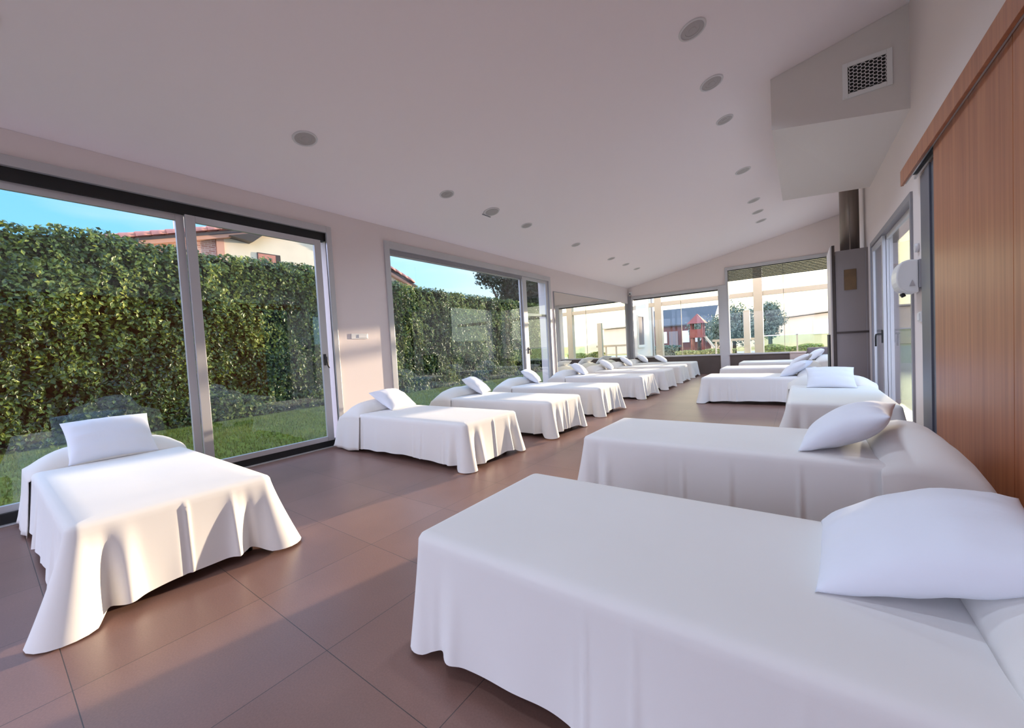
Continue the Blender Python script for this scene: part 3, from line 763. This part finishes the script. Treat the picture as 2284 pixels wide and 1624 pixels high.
B(.14, .20, 13.55, 13.61, 0, .12).build('leg', M['leg'], bx); B(.54, .60, 13.55, 13.61, 0, .12).build('leg', M['leg'], bx)
B(.14, .20, 14.05, 14.11, 0, .12).build('leg', M['leg'], bx); B(.54, .60, 14.05, 14.11, 0, .12).build('leg', M['leg'], bx); at(bx)

# ---------------------------------------------------------------- outdoors
GZ = -.12
def grid_plane(x0, x1, y0, y1, z): return MB().box(x0, x1, y0, y1, z-.2, z)
o = grid_plane(-40, XL-.3, -40, 40, GZ).build('lawn', M['lawn']); tag(o, 'green lawn outside the left windows', 'lawn', kind='structure')
o = grid_plane(XL-.3, 60, YF+.3, 40, GZ-.01).build('terrace', M['terrace']); tag(o, 'paved terrace beyond the end windows', 'terrace', kind='structure')
o = grid_plane(XR+.3, 60, -40, YF+.3, GZ-.01).build('patio', M['terrace']); tag(o, 'paved patio outside the right-hand glass door', 'patio', kind='structure')
o = grid_plane(XL-.3, XR+.3, -40, YB-.3, GZ-.01).build('yard', M['terrace']); tag(o, 'paving behind the building', 'paving', kind='structure')
o = grid_plane(-150, 150, 40, 400, GZ-.02).build('meadow', M['farlawn']); tag(o, 'dry yellowish field beyond the terrace', 'field', kind='structure')

def leaves(name, pts, m, parent=None, size=(.05, .09), seed=1, fold=.3, hang=None):
    """pts: list of (position, outward normal); one small folded leaf each"""
    r = random.Random(seed); vs = []; fs = []; rn = []
    for p, nrm in pts:
        s = r.uniform(*size); w_ = s*r.uniform(.22, .36)
        n = Vector(nrm)+Vector((r.gauss(0, .45), r.gauss(0, .45), r.gauss(0, .45))); n.normalize()
        d = Vector((r.gauss(0, .6), r.gauss(0, .6), r.gauss(-.8 if hang else 0, .5))); d = (d-n*d.dot(n))
        if d.length < 1e-3: d = n.orthogonal()
        d.normalize(); t = n.cross(d); k = len(vs)
        vs += [p-d*s*.5, p+t*w_+n*fold*w_, p+d*s*.5, p-t*w_+n*fold*w_]
        fs += [(k, k+1, k+2), (k, k+2, k+3)]; q = r.random(); rn += [q, q]
    me = bpy.data.meshes.new(name); me.from_pydata([tuple(v) for v in vs], [], fs); me.materials.append(m)
    a = me.attributes.new('rnd', 'FLOAT', 'FACE'); a.data.foreach_set('value', rn)
    o = bpy.data.objects.new(name, me); C.objects.link(o)
    if parent: o.parent = parent
    return o
# ivy wall
HX = -11.0
htop = [(-6, 3.75), (.4, 3.77), (1.5, 3.83), (3.1, 3.69), (5.7, 3.73), (8.6, 3.55), (11, 3.45), (20, 3.3)]
def hz_top(y):
    for (a, za), (b, zb) in zip(htop[:-1], htop[1:]):
        if y <= b: return za+(zb-za)*(y-a)/(b-a)+.07*noise.noise(Vector((y*2.1, 0, 0)))
    return htop[-1][1]
he = empty('ivy_hedge', (HX, 6, GZ)); tag(he, 'tall ivy covered garden wall behind the lawn, seen through the left windows', 'hedge')
pts = []; r = random.Random(5)
def bulge(y, z): return .22*noise.noise(Vector((y*.9, z*.9, 3)))+.16*noise.noise(Vector((y*2.7, z*1.9, 9)))+.08*noise.noise(Vector((y*6, z*5, 1)))
for i in range(26000):
    y = r.uniform(-5, 19) if i % 5 else r.uniform(0, 10); zt_ = hz_top(y); z = GZ+(zt_-GZ)*r.random()
    pts.append((Vector((HX+bulge(y, z)+r.uniform(-.14, .0), y, z)), (1, 0, .35)))
for i in range(5000):      # drooping sprigs that stand proud of the dark body
    y = r.uniform(-4, 15) if i % 3 else r.uniform(0, 9); z = GZ+.1+(hz_top(y)-GZ-.05)*r.random(); L_ = r.uniform(.18, .5); out = r.uniform(.08, .24)
    a = r.gauss(0, .5); n_ = int(10+L_*26); b0 = bulge(y, z)
    for k in range(n_):
        t = k/n_; p = Vector((HX+b0+out*math.sin(min(1, t*1.6)*PI/2), y+a*L_*t+r.gauss(0, .028), z-L_*t*t+.06*math.sin(t*3)+r.gauss(0, .022)))
        if p.z > GZ: pts.append((p, (1, 0, .5)))
for i in range(9000):
    y = r.uniform(-5, 19); x = HX-r.uniform(0, .5); pts.append((Vector((x+.1, y, hz_top(y)+r.uniform(-.06, .08)+.06*noise.noise(Vector((x*4, y*4, 0))))), (.3, 0, 1)))
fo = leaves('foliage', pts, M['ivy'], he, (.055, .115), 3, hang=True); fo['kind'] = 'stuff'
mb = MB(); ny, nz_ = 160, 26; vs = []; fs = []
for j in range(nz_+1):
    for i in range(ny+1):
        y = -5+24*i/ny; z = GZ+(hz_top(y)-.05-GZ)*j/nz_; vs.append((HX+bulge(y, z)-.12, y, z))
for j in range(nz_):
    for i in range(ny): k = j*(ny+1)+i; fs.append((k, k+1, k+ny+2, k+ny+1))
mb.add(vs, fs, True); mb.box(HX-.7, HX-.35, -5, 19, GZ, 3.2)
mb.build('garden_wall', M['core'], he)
at(he)
# grass blades on the visible part of the lawn
pts = []
for i in range(30000):
    y = r.uniform(-.5, 13); x = r.uniform(-10.4, -5.6)
    pts.append((Vector((x, y, GZ+r.uniform(.0, .03))), (r.uniform(-1, 1), r.uniform(-1, 1), .1)))
def blades(name, pts, m, seed):
    r = random.Random(seed); vs = []; fs = []; rn = []
    for p, _ in pts:
        a = r.uniform(0, 2*PI); h_ = r.uniform(.025, .07); w_ = r.uniform(.006, .012); k = len(vs)
        d = Vector((math.cos(a), math.sin(a), 0)); e = Vector((-d.y, d.x, 0))*r.uniform(-.03, .03)+d*r.uniform(-.02, .02)
        vs += [Vector((p.x, p.y, GZ))-d*w_, Vector((p.x, p.y, GZ))+d*w_, Vector((p.x, p.y, GZ+h_))+e]
        fs.append((k, k+1, k+2)); rn.append(r.random())
    me = bpy.data.meshes.new(name); me.from_pydata([tuple(v) for v in vs], [], fs); me.materials.append(m)
    a = me.attributes.new('rnd', 'FLOAT', 'FACE'); a.data.foreach_set('value', rn)
    o = bpy.data.objects.new(name, me); C.objects.link(o); return o
o = blades('grass', pts, M['grassblade'], 4); tag(o, 'short green grass growing between the left windows and the ivy wall', 'grass', kind='stuff')
# small stones / fallen leaves at the foot of the ivy
# trees
def tree(name, loc, h, blobs, m, n, size, label, seed, trunk_r=.15, group=None, lean=(0, 0)):
    o = empty(name, loc); r = random.Random(seed); P = []
    vol = sum(b[3]**2 for b in blobs)
    for bx_, by_, bz_, br_ in blobs:
        for k in range(int(n*br_*br_/vol)):
            d = Vector((r.gauss(0, 1), r.gauss(0, 1), r.gauss(0, 1))).normalized(); q = r.random()**.4
            P.append((Vector((bx_, by_, bz_))+d*br_*q*(1+.6*noise.noise(d*3+Vector((bx_, by_, seed)))), d))
    f = leaves('foliage', P, m, o, size, seed); f['kind'] = 'stuff'
    zt2 = max(b[2] for b in blobs)
    t = MB().tube([(0, 0, 0), (lean[0]*.3, lean[1]*.3, zt2*.45), (lean[0], lean[1], zt2)], [trunk_r, trunk_r*.7, trunk_r*.25], 10)
    t.build('trunk', M['bark'], o)
    for k, b in enumerate(blobs[:5]):
        MB().tube([(lean[0]*.3, lean[1]*.3, zt2*.4), (b[0], b[1], b[2])], [trunk_r*.45, trunk_r*.12], 6).build('branch', M['bark'], o)
    tag(o, label, 'tree', group); return o
tree('tree', (-12.8, 17.4, GZ), 8, [(0, 0, 5.65, 1.35), (-.1, -1.6, 5.1, .65), (.2, 1.3, 5.65, 1.45), (.2, 2.8, 5.3, 1.5), (0, .3, 4.3, .9), (.1, -1.0, 6.1, .7), (0, 2.3, 4.3, 1.1)], M['darkleaf'], 15000, (.12, .24),
     'dark leafy tree rising beyond the ivy wall in the second left window', 61, .22)
tree('tree', (-4.2, 35, GZ), 4, [(0, 0, 2.9, 1.0), (1.0, .3, 2.6, .9), (-1.1, 0, 2.3, .9), (.2, 0, 1.7, 1.1), (-1.2, 0, 1.3, .8), (1.1, 0, 1.6, .9)], M['treeleaf'], 7000, (.12, .25),
     'bushy grey-green tree behind the metal post between the end windows', 62)
tree('tree', (-1.75, 33, GZ), 4, [(0, 0, 2.95, .75), (.4, 0, 2.3, .6), (-.6, 0, 2.0, .65), (.0, 0, 1.6, .6)], M['treeleaf'], 5000, (.10, .22),
     'rounded grey-green tree beside the porch column in the shuttered window', 63)
tree('tree', (-7.2, 37.4, GZ), 4, [(0, 0, 2.2, .85), (.9, .2, 2.0, .7)], M['treeleaf'], 3000, (.12, .25), 'low tree at the right end of the red building', 64)

# neighbour's house behind the ivy wall
ho = empty('neighbour_house', (-18, 7, GZ)); tag(ho, 'neighbouring house with terracotta verge tiles and cream wall above the ivy', 'house')
PK = (9.6, 7.35)
def vz(y): return 5.42+(y-2.9)*.305 if y < PK[0] else PK[1]-(y-PK[0])*.39
MB().prism([(3.9, GZ), (5.95, GZ), (5.95, vz(5.95)-.25), (3.9, vz(3.9)-.2)], 0, -26, -18.02).build('brick_wall', M['brick'], ho)
MB().prism([(5.95, GZ), (14.6, GZ), (14.6, vz(14.6)-.2), (PK[0], PK[1]-.2), (5.95, vz(5.95)-.2)], 0, -26, -18.0).build('stucco_wall', M['stucco'], ho)
MB().box(-18.05, -17.93, 5.75, 6.0, GZ, vz(5.9)-.25).build('corner_pilaster', M['salmon'], ho)
MB().prism([(2.6, vz(2.6)-.12), (PK[0], PK[1]-.12), (15.2, vz(15.2)-.12), (15.2, vz(15.2)-.26), (PK[0], PK[1]-.26), (2.6, vz(2.6)-.26)], 0, -26, -17.75).build('verge_board', M['salmon'], ho)
MB().prism([(2.5, vz(2.5)-.02), (PK[0], PK[1]-.02), (15.3, vz(15.3)-.02), (15.3, vz(15.3)-.12), (PK[0], PK[1]-.12), (2.5, vz(2.5)-.12)], 0, -26, -17.72).build('roof', M['darkroof'], ho)
MB().prism([(6.1, vz(6.1)-.27), (7.5, vz(7.5)-.27), (6.9, vz(6.9)-.62)], 0, -18.3, -17.6).build('eave_corbel', M['brown'], ho)
def tile_at(y):
    mb = MB(); y0, y1 = y, y+.44; p0 = Vector((-17.72, y0, vz(y0)+.01)); p1 = Vector((-17.72, y1, vz(y1)+.01)); n = 10; vs = []
    for p, r_ in ((p0, .19), (p1, .16)):
        for k in range(n+1):
            a = PI*k/n; vs.append((p.x+r_*math.cos(a), p.y, p.z+r_*1.0*math.sin(a)-.03))
    mb.add(vs, [(k, k+1, k+n+2, k+n+1) for k in range(n)]+[tuple(range(n+1))[::-1], tuple(range(n+1, 2*n+2))], True)
    return mb
y = 2.6
while y < 15:
    tile_at(y).build('roof_tile', M['rooftile'], ho); y += .40
for k in range(12):
    xx = -18.0-.35*k
    MB().tube([(xx, 2.45, vz(2.45)+.02), (xx, PK[0]-.2, PK[1]-.02)], .09, 8).build('roof_tile', M['darkroof'], ho)
wn = MB().box(-17.985, -17.96, 7.15, 8.05, 4.6, 5.72).build('window_recess', M['brown'], ho)
B(-17.96, -17.95, 7.18, 7.85, 5.28, 5.68).build('blind', M['rooftile'], wn); B(-17.96, -17.95, 7.18, 7.9, 4.63, 5.27).build('pane', M['whitestucco'], wn)
for q in (wn,):
    pass
MB().box(-20, -19.4, 5.0, 5.5, 5.9, 7.6).build('chimney', M['stucco'], ho)
at(ho)

# wing of the building to the left beyond the end window
wg = empty('side_wing', (-5.2, 16, GZ)); tag(wg, 'pale wing of the building with a shuttered window outside the left of the end window', 'building')
MB().box(-6.5, -5.22, YF+.3, 17.8, GZ, 3.9).build('wall', M['whitestucco'], wg)
MB().box(-5.22, -5.17, 15.5, 16.4, .95, 1.02).build('window_sill', M['whitestucco'], wg)
B(-5.22, -5.205, 15.6, 16.3, 1.02, 2.2).build('window_pane', M['grey'], wg)
rect_frame(0, -5.22, -5.18, 15.55, 16.35, 1.0, 2.25, .06).build('window_frame', M['whitestucco'], wg)
MB().tube([(-5.18, 17.5, .4), (-5.18, 17.5, 3.6)], .04, 8).build('downpipe', M['alu'], wg)
at(wg)
po = empty('porch', (-2, 17, GZ)); tag(po, 'pale porch of square columns and a cross beam outside the end windows', 'porch')
for x, w_ in ((-4.78, .14), (-1.24, .14), (2.3, .14)):
    MB().box(x-w_, x+w_, 16.9, 17.15, GZ, 3.9).build('column', M['beige'], po, bevel=.01)
MB().box(-5.16, 6, 16.95, 17.1, 2.62, 2.78).build('beam', M['beige'], po)
at(po)
o = MB().box(-1.93, -1.70, 19, 19.2, GZ, 2.25).build('garden_pillar', M['beige'], bevel=.01); tag(o, 'short cream pillar standing on the terrace in the shuttered window', 'pillar')
ba = empty('glass_balustrade', (-.3, 18.2, GZ)); tag(ba, 'green tinted glass balustrade at the edge of the terrace', 'balustrade')
for k in range(4):
    x0 = -1.35+k*1.25
    B(x0, x0+1.2, 18.2, 18.215, .0, 1.13).build('glass_panel', M['greenglass'], ba)
    B(x0+1.2, x0+1.25, 18.18, 18.235, GZ, 1.15).build('post', M['beige'], ba)
B(-1.4, 3.7, 18.18, 18.235, 1.13, 1.17).build('rail', M['white'], ba); at(ba)
M['sunlitleaf'] = leaf_mat('sunlit shrub leaves', [(.1, (.12, .15, .04)), (.6, (.34, .36, .10)), (.9, (.60, .48, .18))], 1.5)  # sunlight on the shrubs is put into the leaf colour
def leafy_box(name, x0, x1, y0, y1, z1, m, n, label, cat, seed):
    o = empty(name, ((x0+x1)/2, (y0+y1)/2, GZ)); tag(o, label, cat); r = random.Random(seed); P = []
    for k in range(n):
        x = r.uniform(x0, x1); f = r.random(); zt3 = z1+.12*noise.noise(Vector((x*1.5, 0, seed)))
        if f < .35: P.append((Vector((x, r.uniform(y0, y1), zt3+r.uniform(-.05, .04))), (0, 0, 1)))
        else: P.append((Vector((x, y0+r.uniform(-.04, .1)+.1*noise.noise(Vector((x*2, f*9, 1))), r.uniform(GZ, zt3))), (0, -1, .3)))
    lf_ = leaves('foliage', P, m, o, (.07, .14), seed); lf_['kind'] = 'stuff'
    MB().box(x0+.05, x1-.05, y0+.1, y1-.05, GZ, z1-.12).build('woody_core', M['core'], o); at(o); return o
leafy_box('low_hedge', -9.5, -5.5, 23.0, 23.8, .85, M['treeleaf'], 5000, 'low dark green clipped hedge below the red building', 'hedge', 71)
leafy_box('low_hedge', -5.3, -2.6, 21.6, 22.6, .55, M['sunlitleaf'], 4000, 'low sunlit yellowish hedge beside the play tower', 'hedge', 72)
leafy_box('low_hedge', -1.35, .7, 20.2, 20.9, .65, M['sunlitleaf'], 3500, 'low yellow-green hedge behind the glass balustrade', 'hedge', 73)
fe = empty('garden_fence', (-2.2, 19.5, GZ)); tag(fe, 'low cream garden fence left of the porch column in the shuttered window', 'fence')
for x in (-3.1, -2.5, -1.95): B(x, x+.06, 19.5, 19.56, GZ, 1.05).build('post', M['beige'], fe)
B(-3.2, -1.4, 19.48, 19.58, 1.0, 1.1).build('rail', M['beige'], fe); B(-3.2, -1.4, 19.5, 19.56, .3, .36).build('rail', M['beige'], fe); at(fe)
bn = empty('barn', (1, 45, GZ)); tag(bn, 'large pale barn with a low-pitched roof in the shuttered end window', 'building')
MB().prism([(-3.4, GZ), (9, GZ), (9, 2.85), (3, 2.95), (-1.2, 2.65), (-3.4, 1.65)], 1, 45, 55).build('wall', M['stucco'], bn)
MB().prism([(-3.8, 1.55), (-1.25, 2.70), (3, 3.02), (9.3, 2.9), (9.3, 3.02), (3, 3.15), (-1.3, 2.82), (-3.85, 1.64)], 1, 44.7, 55.3).build('roof', M['beige'], bn)
B(.9, 2.4, 44.93, 45.0, 1.0, 2.3).build('window', M['whitestucco'], bn); at(bn)
rb = empty('red_building', (-9, 40, GZ)); tag(rb, 'low red-brown building with a slate roof far beyond the terrace', 'building')
MB().box(-13.5, -6.6, 39.5, 45, GZ, 2.55).build('wall', M['redwall'], rb)
MB().prism([(39.2, 2.5), (45.3, 2.5), (45.3, 2.6), (42.2, 4.3), (39.2, 2.6)], 0, -13.8, -6.3).build('roof', M['slate'], rb)
for x in (-11.0, -9.0, -7.9): B(x, x+.6, 39.45, 39.52, .9, 2.0).build('window', M['whitestucco'], rb)
B(-10.2, -9.4, 39.45, 39.52, GZ, 2.0).build('door', M['grey'], rb)
at(rb)
pg = empty('play_tower', (-5, 26, GZ)); tag(pg, 'red play tower with a pointed roof on the lawn beyond the terrace', 'play tower')
for x in (-5.35, -4.75):
    for y_ in (25.7, 26.3): MB().tube([(x, y_, 0+GZ), (x, y_, 2.1)], .05, 8).build('post', M['red'], pg)
B(-5.45, -4.65, 25.6, 26.4, 1.25, 1.35).build('platform', M['red'], pg)
B(-5.42, -4.68, 25.62, 25.66, 1.35, 1.75).build('guard_panel', M['red'], pg)
MB().add([(-5.55, 25.5, 2.1), (-4.55, 25.5, 2.1), (-4.55, 26.5, 2.1), (-5.55, 26.5, 2.1), (-5.05, 26, 2.7)], [(3, 2, 1, 0), (0, 1, 4), (1, 2, 4), (2, 3, 4), (3, 0, 4)]).build('roof', M['red'], pg)
MB().prism([(-4.7, 1.3), (-4.6, 1.3), (-3.7, .0), (-3.8, .0)], 1, 25.8, 26.2).build('slide', M['beige'], pg)
at(pg)
# hill at the right and distant ridge
def ridge(name, pts, y0, y1, m, label):
    mb = MB(); vs = []; fs = []; n = len(pts)
    for (x, z) in pts: vs += [(x, y0, GZ), (x, (y0+y1)/2, z), (x, y1, GZ)]
    for i in range(n-1):
        a = i*3; fs += [(a, a+3, a+4, a+1), (a+1, a+4, a+5, a+2)]
    mb.add(vs, fs, True); o = mb.build(name, m); tag(o, label, 'hill', kind='structure'); return o
ridge('hill', [(-9.5, .2), (-6.5, 1.0), (-3.2, 2.4), (-1, 3.5), (1.5, 3.9), (4, 4.0), (7, 4.1), (10, 3.6), (20, 3)], 55, 100, M['hill'], 'pale hillside rising behind the barn')
ridge('ridge', [(-120, 10), (-80, 14), (-50, 10), (-20, 7), (20, 8), (60, 6)], 240, 340, M['slate'], 'distant blue ridge on the horizon')
# right-hand patio seen through the glass door
o = MB().box(6.0, 6.2, 4, 24, GZ, 1.8).build('patio_wall', M['stucco']); tag(o, 'beige boundary wall seen through the right-hand glass door', 'wall')
tree('shrub', (4.6, 15.5, GZ), 1.2, [(0, 0, .5, .45), (.3, .2, .8, .35)], M['treeleaf'], 1500, (.06, .12), 'small green shrub outside the right-hand glass door', 66, .03)
bpy.data.objects['shrub']['category'] = 'shrub'
